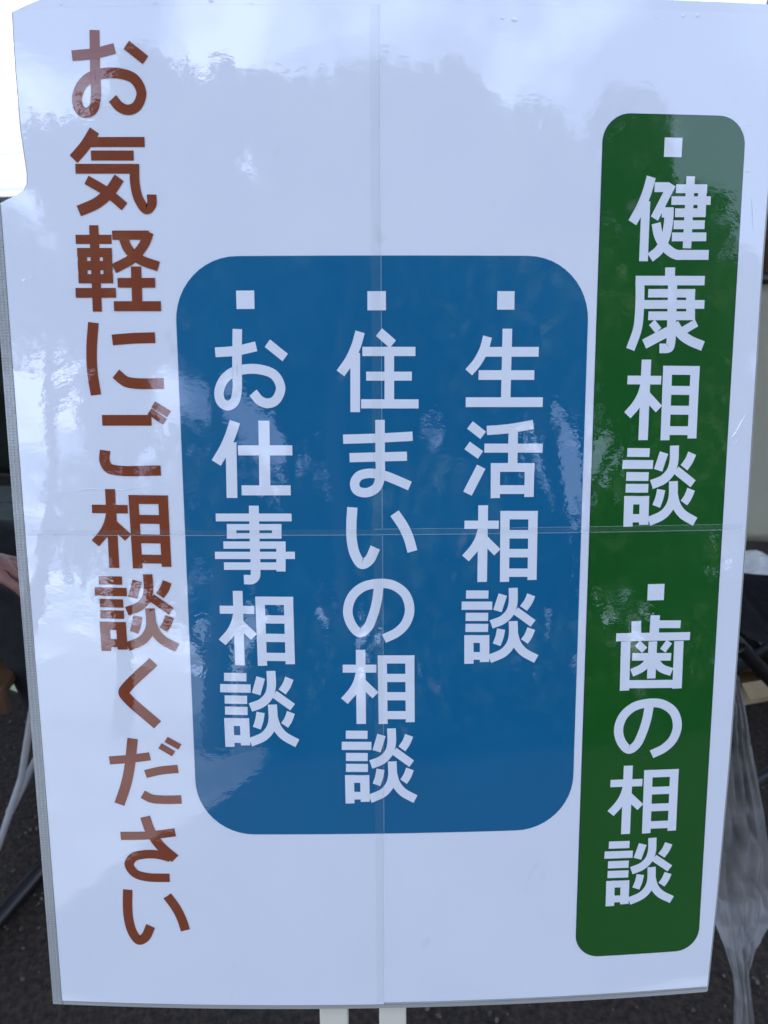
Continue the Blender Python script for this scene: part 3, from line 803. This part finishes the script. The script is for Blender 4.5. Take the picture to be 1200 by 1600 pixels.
def seated_person():
    J = {}
    V_, E_, Rr = [], [], []

    def add(name, p, r, link=None):
        J[name] = len(V_)
        V_.append(p)
        Rr.append(r if isinstance(r, tuple) else (r, r))
        if link:
            E_.append((J[link], J[name]))
    add('pelvis', (-1.13, 0.74, 0.545), (0.13, 0.10))
    add('belly', (-1.14, 0.74, 0.70), (0.115, 0.13), 'pelvis')
    add('chest', (-1.11, 0.74, 0.90), (0.12, 0.15), 'belly')
    add('neckbase', (-1.10, 0.74, 1.04), (0.07, 0.08), 'chest')
    add('neck', (-1.085, 0.74, 1.10), 0.052, 'neckbase')
    add('jaw', (-1.065, 0.74, 1.17), (0.068, 0.064), 'neck')
    add('head', (-1.07, 0.74, 1.25), (0.085, 0.075), 'jaw')
    add('crown', (-1.075, 0.74, 1.31), (0.066, 0.058), 'head')
    for s, n in ((-1, 'r'), (1, 'l')):
        y = 0.74 + s * 0.09
        add('hip' + n, (-1.10, y, 0.535), 0.085, 'pelvis')
        add('thigh' + n, (-0.90, y + s * 0.02, 0.54), 0.075, 'hip' + n)
        add('knee' + n, (-0.67, y + s * 0.025, 0.535), 0.060, 'thigh' + n)
        add('calf' + n, (-0.64, y + s * 0.025, 0.34), 0.055, 'knee' + n)
        add('ankle' + n, (-0.66, y + s * 0.025, 0.10), 0.040, 'calf' + n)
        add('heel' + n, (-0.655, y + s * 0.025, 0.047), 0.044, 'ankle' + n)
        add('toe' + n, (-0.50, y + s * 0.04, 0.036), 0.034, 'heel' + n)
        add('shoulder' + n, (-1.10, 0.74 + s * 0.17, 0.99), 0.062, 'neckbase')
        add('elbow' + n, (-1.03, 0.74 + s * 0.22, 0.73), 0.045, 'shoulder' + n)
        hx, hz = (0.035, 0.0) if s < 0 else (-0.16, 0.0)
        add('wrist' + n, (-0.82 + hx, 0.74 + s * 0.14, 0.645), 0.029, 'elbow' + n)
        add('palm' + n, (-0.755 + hx, 0.74 + s * 0.125, 0.638), (0.020, 0.036), 'wrist' + n)
        add('knuck' + n, (-0.715 + hx, 0.74 + s * 0.12, 0.632), (0.016, 0.034), 'palm' + n)
        for k, (dy, ln) in enumerate(((-0.030, 0.060), (-0.010, 0.072), (0.010, 0.075), (0.029, 0.066))):
            a = 'f%d%s' % (k, n)
            yy = 0.74 + s * 0.12 + dy
            add(a + 'a', (-0.715 + hx + ln * 0.45, yy, 0.630), 0.0092, 'knuck' + n)
            add(a + 'b', (-0.715 + hx + ln * 0.78, yy, 0.612), 0.0085, a + 'a')
            add(a + 'c', (-0.715 + hx + ln * 0.95, yy, 0.592), 0.0072, a + 'b')
        add('t1' + n, (-0.765 + hx, 0.74 + s * 0.075, 0.626), 0.0115, 'palm' + n)
        add('t2' + n, (-0.73 + hx, 0.74 + s * 0.058, 0.612), 0.0095, 't1' + n)
    base = Vector((-1.0, 0.74, 0))
    me = bpy.data.meshes.new('body')
    me.from_pydata([tuple(Vector(p) - base) for p in V_], E_, [])
    ob = bpy.data.objects.new('body', me)
    COL.objects.link(ob)
    md = ob.modifiers.new('s', 'SKIN')
    for i, sv in enumerate(me.skin_vertices[0].data):
        sv.radius = Rr[i]
        sv.use_root = (i == 0)
    sb = ob.modifiers.new('d', 'SUBSURF')
    sb.levels = sb.render_levels = 2
    bpy.context.view_layer.update()
    dg = bpy.context.evaluated_depsgraph_get()
    m2 = bpy.data.meshes.new_from_object(ob.evaluated_get(dg))
    bpy.data.objects.remove(ob, do_unlink=True)
    m2.materials.clear()
    m2.materials.append(M['black_cloth'])
    m2.materials.append(M['skin'])
    for pl in m2.polygons:
        c = pl.center
        skin = (c.z > 1.085) or (c.x > (0.185 if c.y < 0 else 0.025) and 0.585 < c.z and abs(abs(c.y) - 0.105) < 0.09 and c.z < 0.70 and c.z > 0.583 + (0.02 if c.x > 0.27 and False else 0))
        # the thigh below the hand stays cloth
        if skin and c.z < 0.60 and not (c.x > 0.31 and c.z > 0.585):
            skin = False
        pl.material_index = 1 if skin else 0
        pl.use_smooth = True
    root = empty('person', base)
    tag(root, 'seated person in black clothes resting a hand on the knee', 'person')
    bo = bpy.data.objects.new('body', m2)
    bo.parent = root
    COL.objects.link(bo)
    bm = bmesh.new()
    bmesh.ops.create_uvsphere(bm, u_segments=20, v_segments=12, radius=0.098)
    bmesh.ops.scale(bm, vec=(1.0, 0.88, 1.0), verts=bm.verts)
    for v in bm.verts:
        v.co += v.co.normalized() * 0.01 * noise.noise(v.co * 30)
    bmesh.ops.delete(bm, geom=[v for v in bm.verts if v.co.z < -0.055 or (v.co.x > 0.05 and v.co.z < 0.045)], context='VERTS')
    bm_obj('hair', bm, M['hair'], root, True, (-0.085, 0, 1.285))
    for s in (-1, 1):
        bm = bmesh.new()
        bmesh.ops.create_uvsphere(bm, u_segments=10, v_segments=8, radius=0.011)
        bm_obj('eye', bm, M['black_metal'], root, True, (0.018, s * 0.03, 1.25))
    bm = bmesh.new()
    bmesh.ops.create_cone(bm, cap_ends=True, segments=10, radius1=0.016, radius2=0.006, depth=0.045, matrix=Matrix.Rotation(R(-12), 4, 'Y'))
    bm_obj('nose', bm, M['skin'], root, True, (0.022, 0, 1.225))
    return root


seated_person()

# a tube lying on the asphalt
bm = bmesh.new()
tube(bm, [(-0.60 + 0.03, 0.60, 0.016), (-0.675, 0.475, 0.016), (-0.72, 0.36, 0.016), (-0.80, 0.20, 0.016)], 0.016, 10)
tag(bm_obj('black_hose', bm, M['black_metal'], None, True), 'thick black hose lying on the dark asphalt', 'hose')

# small pale green folded piece on the ground
v = [(-0.965, 1.03, 0.004), (-0.925, 1.01, 0.004), (-0.928, 1.045, 0.03), (-0.965, 1.03, 0.006), (-0.925, 1.01, 0.006), (-0.928, 1.045, 0.032)]
tag(mesh_obj('pale_piece', v, [(2, 1, 0), (3, 4, 5), (0, 1, 4, 3), (1, 2, 5, 4), (2, 0, 3, 5)], M['scrap']), 'small pale green folded piece on the asphalt', 'paper')

# low slatted bench and tarpaulin-covered stack
bench = empty('slatted_bench', (-1.55, 1.72, 0))
tag(bench, 'low grey green bench of wide slats in front of the dark tarpaulin', 'bench')
for k in range(3):
    bm = bmesh.new()
    box(bm, (0, -0.13 + k * 0.13, 0.16), (1.5, 0.115, 0.025), 0.004)
    bm_obj('slat', bm, M['slat'], bench)
for s in (-1, 1):
    bm = bmesh.new()
    box(bm, (s * 0.6, 0, 0.073), (0.05, 0.34, 0.146), 0.004)
    bm_obj('leg', bm, M['slat'], bench)

bm = bmesh.new()
n1, n2 = 60, 40
for (cx, w, h) in ((-2.3, 2.3, 0.99),):
    grid = []
    for j in range(n2 + 1):
        row = []
        for i in range(n1 + 1):
            a = i / n1
            b = j / n2
            x = cx - w / 2 + w * a
            # front skirt, rounded shoulder, flat top
            s = b * (h + 0.8)
            if s < h:
                y, z = 2.35, s
            else:
                y, z = 2.35 + (s - h), h
            fold = 0.035 * math.sin(x * 13 + 2.0 * noise.noise((x * 2, 0, z))) * max(0.0, 1 - z / h * 0.8)
            y -= fold + 0.02 * noise.noise((x * 4, y * 4, z * 4))
            z += 0.03 * noise.noise((x * 1.7, y * 3, 4.2)) if s >= h * 0.97 else 0
            row.append(bm.verts.new((x, y, max(z, 0.002))))
        grid.append(row)
    for j in range(n2):
        for i in range(n1):
            bm.faces.new((grid[j][i], grid[j][i + 1], grid[j + 1][i + 1], grid[j + 1][i]))
bmesh.ops.solidify(bm, geom=bm.faces[:], thickness=0.006)
tag(bm_obj('tarpaulin_stack', bm, M['dark_tarp'], None, True), 'waist high stack covered with a dark green tarpaulin in the shade', 'tarpaulin')

# ---------------------------------------------------------------- right: vinyl screen, boxes, stool, plastic bag
screen = empty('vinyl_screen', (1.6, 1.25, 0))
tag(screen, 'beige vinyl sheet hanging from a black rail beside the sign', 'screen')
bm = bmesh.new()
g = []
for j in range(25):
    row = []
    for i in range(60):
        x = -0.85 + 1.9 * i / 59
        z = 0.30 + 0.70 * j / 24
        y = 0.018 * math.sin(x * 9 + noise.noise((x * 3, 0, z * 2)) * 2) * (1.05 - z) + 0.008 * noise.noise((x * 6, 3, z * 6))
        row.append(bm.verts.new((x, y, z)))
    g.append(row)
for j in range(24):
    for i in range(59):
        bm.faces.new((g[j][i], g[j][i + 1], g[j + 1][i + 1], g[j + 1][i]))
bmesh.ops.solidify(bm, geom=bm.faces[:], thickness=0.003)
bm_obj('sheet', bm, M['tarp'], screen, True)
bm = bmesh.new()
tube(bm, [(-0.92, 0, 1.012), (1.12, 0, 1.012)], 0.014, 10)
bm_obj('rail', bm, M['black_metal'], screen, True)
for x in (-0.9, 1.1):
    bm = bmesh.new()
    tube(bm, [(x, 0.03, 0.0), (x, 0.03, 1.06)], 0.014, 10)
    bm_obj('upright', bm, M['black_metal'], screen, True)

bm = bmesh.new()
tube(bm, [(0.78 + 1.5 * k / 60, 1.12, 0.277) for k in range(61)], 0.062, 28)
for v in bm.verts:
    c = Vector((v.co.x, 1.12, 0.277))
    d = v.co - c
    if d.length > 1e-6:
        v.co = c + d * (1 + 0.35 * noise.noise(v.co * 22) + 0.15 * noise.noise(v.co * 55))
        v.co.z = max(v.co.z, 0.218)
tag(bm_obj('crumpled_wrap', bm, M['crumple'], None, False), 'roll of crumpled clear plastic wrap lying on the grey box', 'plastic wrap')

bm = bmesh.new()
box(bm, (1.55, 1.16, 0.155), (1.55, 0.26, 0.118), 0.012)
gb = empty('storage_box', (0, 0, 0))
tag(gb, 'long grey plastic storage box on a dark pallet', 'box')
bm_obj('tub', bm, M['grey_box'], gb)
bm = bmesh.new()
box(bm, (1.55, 1.16, 0.206), (1.58, 0.285, 0.018), 0.004)
bm_obj('lid', bm, M['grey_box'], gb)
pal = empty('wooden_pallet', (0, 0, 0))
tag(pal, 'dark brown wooden pallet under the grey box', 'pallet')
for k in range(3):
    bm = bmesh.new()
    box(bm, (1.55, 1.03 + k * 0.13, 0.086), (1.6, 0.11, 0.018), 0.002)
    bm_obj('deck_plank', bm, M['wood_brown'], pal)
for k in range(3):
    bm = bmesh.new()
    box(bm, (0.85 + k * 0.7, 1.16, 0.038), (0.09, 0.37, 0.076), 0.002)
    bm_obj('bearer', bm, M['wood_brown'], pal)

stool = empty('folding_stool', (0.9, 0.72, 0))
tag(stool, 'black folding stool with crossed legs and sling seat', 'stool')
for y in (-0.13, 0.15):
    for s in (-1, 1):
        bm = bmesh.new()
        tube(bm, [(s * -0.23, y + s * 0.013, 0.475), (s * 0.22, y + s * 0.013, 0.011)], 0.0135, 10)
        bm_obj('leg', bm, M['black_metal'], stool, True)
for s in (-1, 1):
    bm = bmesh.new()
    tube(bm, [(s * 0.23, -0.15, 0.478), (s * 0.23, 0.17, 0.478)], 0.012, 10)
    bm_obj('seat_bar', bm, M['black_metal'], stool, True)
bm = bmesh.new()
g = [[bm.verts.new((-0.225 + 0.45 * i / 16, -0.13 + 0.28 * j / 8, 0.492 - 0.05 * (1 - (2 * i / 16 - 1) ** 2))) for i in range(17)] for j in range(9)]
for j in range(8):
    for i in range(16):
        bm.faces.new((g[j][i], g[j][i + 1], g[j + 1][i + 1], g[j + 1][i]))
bmesh.ops.solidify(bm, geom=bm.faces[:], thickness=0.004)
bm_obj('sling_seat', bm, M['black_cloth'], stool, True)

cb = empty('sun_patch_box', (0.98, 1.0, 0), (0, 0, R(12)))  # added box: its pale yellow stands in for patches of sunlit ground
cb.scale = (0.6, 0.6, 0.6)
tag(cb, 'small open tan box added to stand for sunlit ground behind the stool', 'box')
bm = bmesh.new()
for (c, s) in (((0, 0, 0.004), (0.24, 0.18, 0.006)), ((0, -0.09, 0.055), (0.24, 0.005, 0.10)), ((0, 0.09, 0.055), (0.24, 0.005, 0.10)), ((-0.12, 0, 0.055), (0.005, 0.174, 0.10)), ((0.12, 0, 0.055), (0.005, 0.174, 0.10))):
    box(bm, c, s)
bm_obj('box_body', bm, M['sun_patch_tan'], cb)
for s in (-1, 1):
    bm = bmesh.new()
    box(bm, (0, s * 0.125, 0.115), (0.235, 0.075, 0.004), 0, Matrix.Rotation(R(-s * 20), 3, 'X'))
    bm_obj('flap', bm, M['sun_patch_tan'], cb)

# dark board standing further back
part = empty('notice_partition', (1.95, 2.3, 0))
tag(part, 'tall dark brown partition board standing behind the vinyl sheet', 'partition')
for k in range(5):
    bm = bmesh.new()
    box(bm, (-0.56 + k * 0.28, 0, 0.95), (0.272, 0.022, 1.7), 0.004)
    bm_obj('plank', bm, M['wood_brown'], part)
for s in (-1, 1):
    bm = bmesh.new()
    box(bm, (s * 0.66, 0.03, 0.92), (0.05, 0.034, 1.84), 0.003)
    bm_obj('post', bm, M['black_metal'], part)

# crinkled bag hung from the back of the stand: front and back skin with vertical folds
bag = empty('plastic_bag', (0, 0, 0))
tag(bag, 'crinkled grey translucent plastic bag hanging beside the lower edge of the sign', 'plastic bag')
BAG = [
    ((0.5379, 0.3600, 0.5854), (0.5559, 0.3600, 0.5851)),
    ((0.5295, 0.3400, 0.5390), (0.5676, 0.3400, 0.5384)),
    ((0.5288, 0.3200, 0.4650), (0.5879, 0.3200, 0.4639)),
    ((0.5315, 0.3000, 0.3735), (0.6148, 0.3000, 0.3717)),
    ((0.5317, 0.2800, 0.2925), (0.6365, 0.2800, 0.2901)),
    ((0.5409, 0.2600, 0.2077), (0.6575, 0.2600, 0.2046)),
    ((0.5502, 0.2300, 0.1766), (0.6465, 0.2300, 0.1739)),
    ((0.5592, 0.2000, 0.1555), (0.6120, 0.2000, 0.1539)),
    ((0.5671, 0.1750, 0.1278), (0.5944, 0.1750, 0.1269)),
    ((0.5644, 0.1500, 0.1102), (0.5903, 0.1500, 0.1093)),
    ((0.5603, 0.1300, 0.0759), (0.5945, 0.1300, 0.0747)),
    ((0.5535, 0.1000, 0.0249), (0.5991, 0.1000, 0.0231)),
]
for side in (0, 1):
    rnd = random.Random(40 + side)
    vv, ff = [], []
    nc, nr = 48, 110
    for j in range(nr + 1):
        t = j / nr * (len(BAG) - 1)
        k = min(int(t), len(BAG) - 2)
        f = t - k
        a = Vector(BAG[k][0]).lerp(Vector(BAG[k + 1][0]), f)
        b = Vector(BAG[k][1]).lerp(Vector(BAG[k + 1][1]), f)
        for i in range(nc + 1):
            s = i / nc
            e = math.sin(math.pi * s)
            s2 = min(1, max(0, s + e * rnd.uniform(-0.004, 0.004)))
            p = a.lerp(b, s2)
            q = p * 14
            # gathered pleats running down the bag, broken up by small crumples
            pleat = abs(math.sin(s * 13 + 2.6 * noise.noise(Vector((side, s * 1.5, q.z * 0.3))))) * 0.012 + (1 - abs(noise.noise(Vector((q.x * 2.4 + q.z * 0.8, 3 + side, q.z * 0.9))))) ** 6 * 0.008
            fine = noise.noise(Vector((q.x * 2.2, 9 + side, q.z * 1.1))) * 0.008 + noise.noise(Vector((q.x * 6, 4 + side, q.z * 4))) * 0.0022
            y = (-1 if side == 0 else 1) * e * 0.016 + (pleat + fine) * (0.3 + 0.7 * e)
            vv.append((p.x, p.y + y, max(p.z, 0.004)))
    for j in range(nr):
        for i in range(nc):
            a = j * (nc + 1) + i
            c, d, e2 = a + 1, a + nc + 2, a + nc + 1
            if rnd.random() < 0.5:
                ff += [(a, c, d), (a, d, e2)]
            else:
                ff += [(a, c, e2), (c, d, e2)]
    mesh_obj('front_skin' if side == 0 else 'back_skin', vv, ff, M['bag'], bag, True)



# ---------------------------------------------------------------- trees in front of the sign, seen mirrored in its gloss
def tree_meshes(seed, h, crown_lo, rad, leaves, leafmat):
    rnd = random.Random(seed)
    bm = bmesh.new()
    bend = rnd.uniform(-0.3, 0.3)
    tube(bm, [(bend * (k / 8) ** 2, 0, h * 0.9 * k / 8) for k in range(9)], [0.20 * (1 - 0.1 * k) for k in range(9)], 9)
    lobes = []
    for k in range(15):
        t = rnd.random()
        z = crown_lo + (h - crown_lo) * (0.12 + 0.8 * t)
        rr = rad * (1 - 0.72 * t ** 1.6) * rnd.uniform(0.35, 0.95)
        a = rnd.uniform(0, 2 * math.pi)
        c = Vector((rr * math.cos(a), rr * math.sin(a), z))
        lobes.append((c, rad * rnd.uniform(0.30, 0.5) * (1 - 0.45 * t)))
        tube(bm, [(bend * 0.5, 0, max(crown_lo * 0.7, z - rr * 0.8)), tuple(c * 0.6 + Vector((0, 0, z * 0.4 - 0.15))), tuple(c)], [0.07, 0.045, 0.02], 6)
    lobes.append((Vector((bend, 0, h - rad * 0.3)), rad * 0.34))
    trunk = bpy.data.meshes.new('trunk')
    bm.to_mesh(trunk)
    bm.free()
    trunk.materials.append(M['bark'])
    vv, ff = [], []
    for k in range(leaves):
        c, r = rnd.choice(lobes)
        d = Vector((rnd.gauss(0, 1), rnd.gauss(0, 1), rnd.gauss(0, 0.8))).normalized()
        p = c + d * r * (rnd.random() ** 0.4)
        s = rnd.uniform(0.09, 0.20)
        a = Vector((rnd.gauss(0, 1), rnd.gauss(0, 1), rnd.gauss(0, 1))).normalized()
        b = a.cross(Vector((rnd.gauss(0, 1), rnd.gauss(0, 1), rnd.gauss(0, 1)))).normalized()
        o = len(vv)
        vv += [tuple(p - a * s), tuple(p - b * s * 0.5), tuple(p + a * s), tuple(p + b * s * 0.5)]
        ff.append((o, o + 1, o + 2, o + 3))
    crown = bpy.data.meshes.new('crown')
    crown.from_pydata(vv, [], ff)
    crown.materials.append(leafmat)
    return trunk, crown


KINDS = [tree_meshes(1, 10.0, 1.6, 2.6, 11000, M['leaf_dark']), tree_meshes(2, 9.0, 1.0, 2.9, 11000, M['leaf_mid']), tree_meshes(3, 10.5, 6.2, 2.4, 8000, M['leaf_dark'])]
TREES = [(-6.9, -10.4, 2, 0.93, 1.9), (-4.6, -9.8, 2, 0.97, 0.9), (-2.7, -9.4, 0, 1.0, 0.3), (-0.6, -9.8, 1, 1.12, 5.0), (1.5, -9.3, 0, 0.97, 1.2), (3.4, -9.9, 1, 1.06, 2.2), (5.3, -9.6, 0, 0.98, 4.0), (7.3, -9.4, 1, 0.80, 2.9), (5.2, -13.0, 1, 1.15, 1.0), (8.3, -12.4, 0, 0.75, 0.2),
         (0.4, -13.5, 0, 1.3, 3.3), (-2.0, -13.8, 1, 1.38, 0.4), (3.0, -13.6, 0, 1.28, 5.5)]
TLAB = ['dense dark evergreen tree mirrored in the gloss of the sign', 'mid green bushy tree mirrored in the gloss of the sign', 'tall tree with bare trunk and high crown mirrored in the sign']
for (x, y, k, s, a) in TREES:
    t = empty('tree', (x, y, 0), (0, 0, a))
    t.scale = (s, s, s)
    tag(t, TLAB[k], 'tree', 'trees opposite the sign')
    for nm, me in zip(('trunk', 'crown'), KINDS[k]):
        o = bpy.data.objects.new(nm, me)
        o.parent = t
        COL.objects.link(o)

# clipped shrubs at the foot of the trees
bm_rng = random.Random(21)
vv, ff = [], []
for k in range(2600):
    d = Vector((bm_rng.gauss(0, 1), bm_rng.gauss(0, 1), bm_rng.gauss(0, 1))).normalized()
    p = Vector((d.x * 1.15, d.y * 0.8, 0.85 + d.z * 0.8)) * (0.75 + 0.25 * bm_rng.random())
    s = bm_rng.uniform(0.05, 0.11)
    a = Vector((bm_rng.gauss(0, 1), bm_rng.gauss(0, 1), bm_rng.gauss(0, 1))).normalized()
    c = a.cross(Vector((bm_rng.gauss(0, 1), bm_rng.gauss(0, 1), bm_rng.gauss(0, 1)))).normalized()
    o = len(vv)
    vv += [tuple(p - a * s), tuple(p - c * s * 0.6), tuple(p + a * s), tuple(p + c * s * 0.6)]
    ff.append((o, o + 1, o + 2, o + 3))
shrub = bpy.data.meshes.new('foliage')
shrub.from_pydata(vv, [], ff)
shrub.materials.append(M['leaf_dark'])
bm = bmesh.new()
for k in range(5):
    tube(bm, [(0, 0, 0), (0.35 * math.cos(k * 1.26), 0.3 * math.sin(k * 1.26), 0.8)], [0.03, 0.012], 6)
stem = bpy.data.meshes.new('stem')
bm.to_mesh(stem)
bm.free()
stem.materials.append(M['bark'])
for (x, y, s) in ((-1.2, -8.3, 1.0), (0.8, -8.1, 1.05), (2.9, -8.2, 0.95), (5.0, -8.4, 1.1), (7.2, -8.2, 1.0), (9.2, -8.6, 1.1)):
    t = empty('shrub', (x, y, 0), (0, 0, x))
    t.scale = (s, s, s)
    tag(t, 'rounded dark green shrub at the foot of the trees mirrored in the sign', 'shrub', 'shrubs opposite the sign')
    for nm, me in (('foliage', shrub), ('stem', stem)):
        o = bpy.data.objects.new(nm, me)
        o.parent = t
        COL.objects.link(o)

# loose grit on the asphalt round the stand
rg = random.Random(5)
bm = bmesh.new()
for k in range(1500):
    x = rg.uniform(-1.2, 1.3)
    y = rg.uniform(-0.05, 1.1)
    r = rg.choice((0.0015, 0.002, 0.002, 0.003, 0.0045))
    t = bmesh.ops.create_icosphere(bm, subdivisions=1, radius=r, matrix=Matrix.Translation((x, y, r * 0.5)) @ Matrix.Rotation(rg.uniform(0, 6), 4, 'Z') @ Matrix.Diagonal((1.3, 0.9, 0.7, 1)))
tag(bm_obj('grit', bm, M['pebble']), 'loose pale grit scattered over the dark asphalt', 'grit', None, 'stuff')
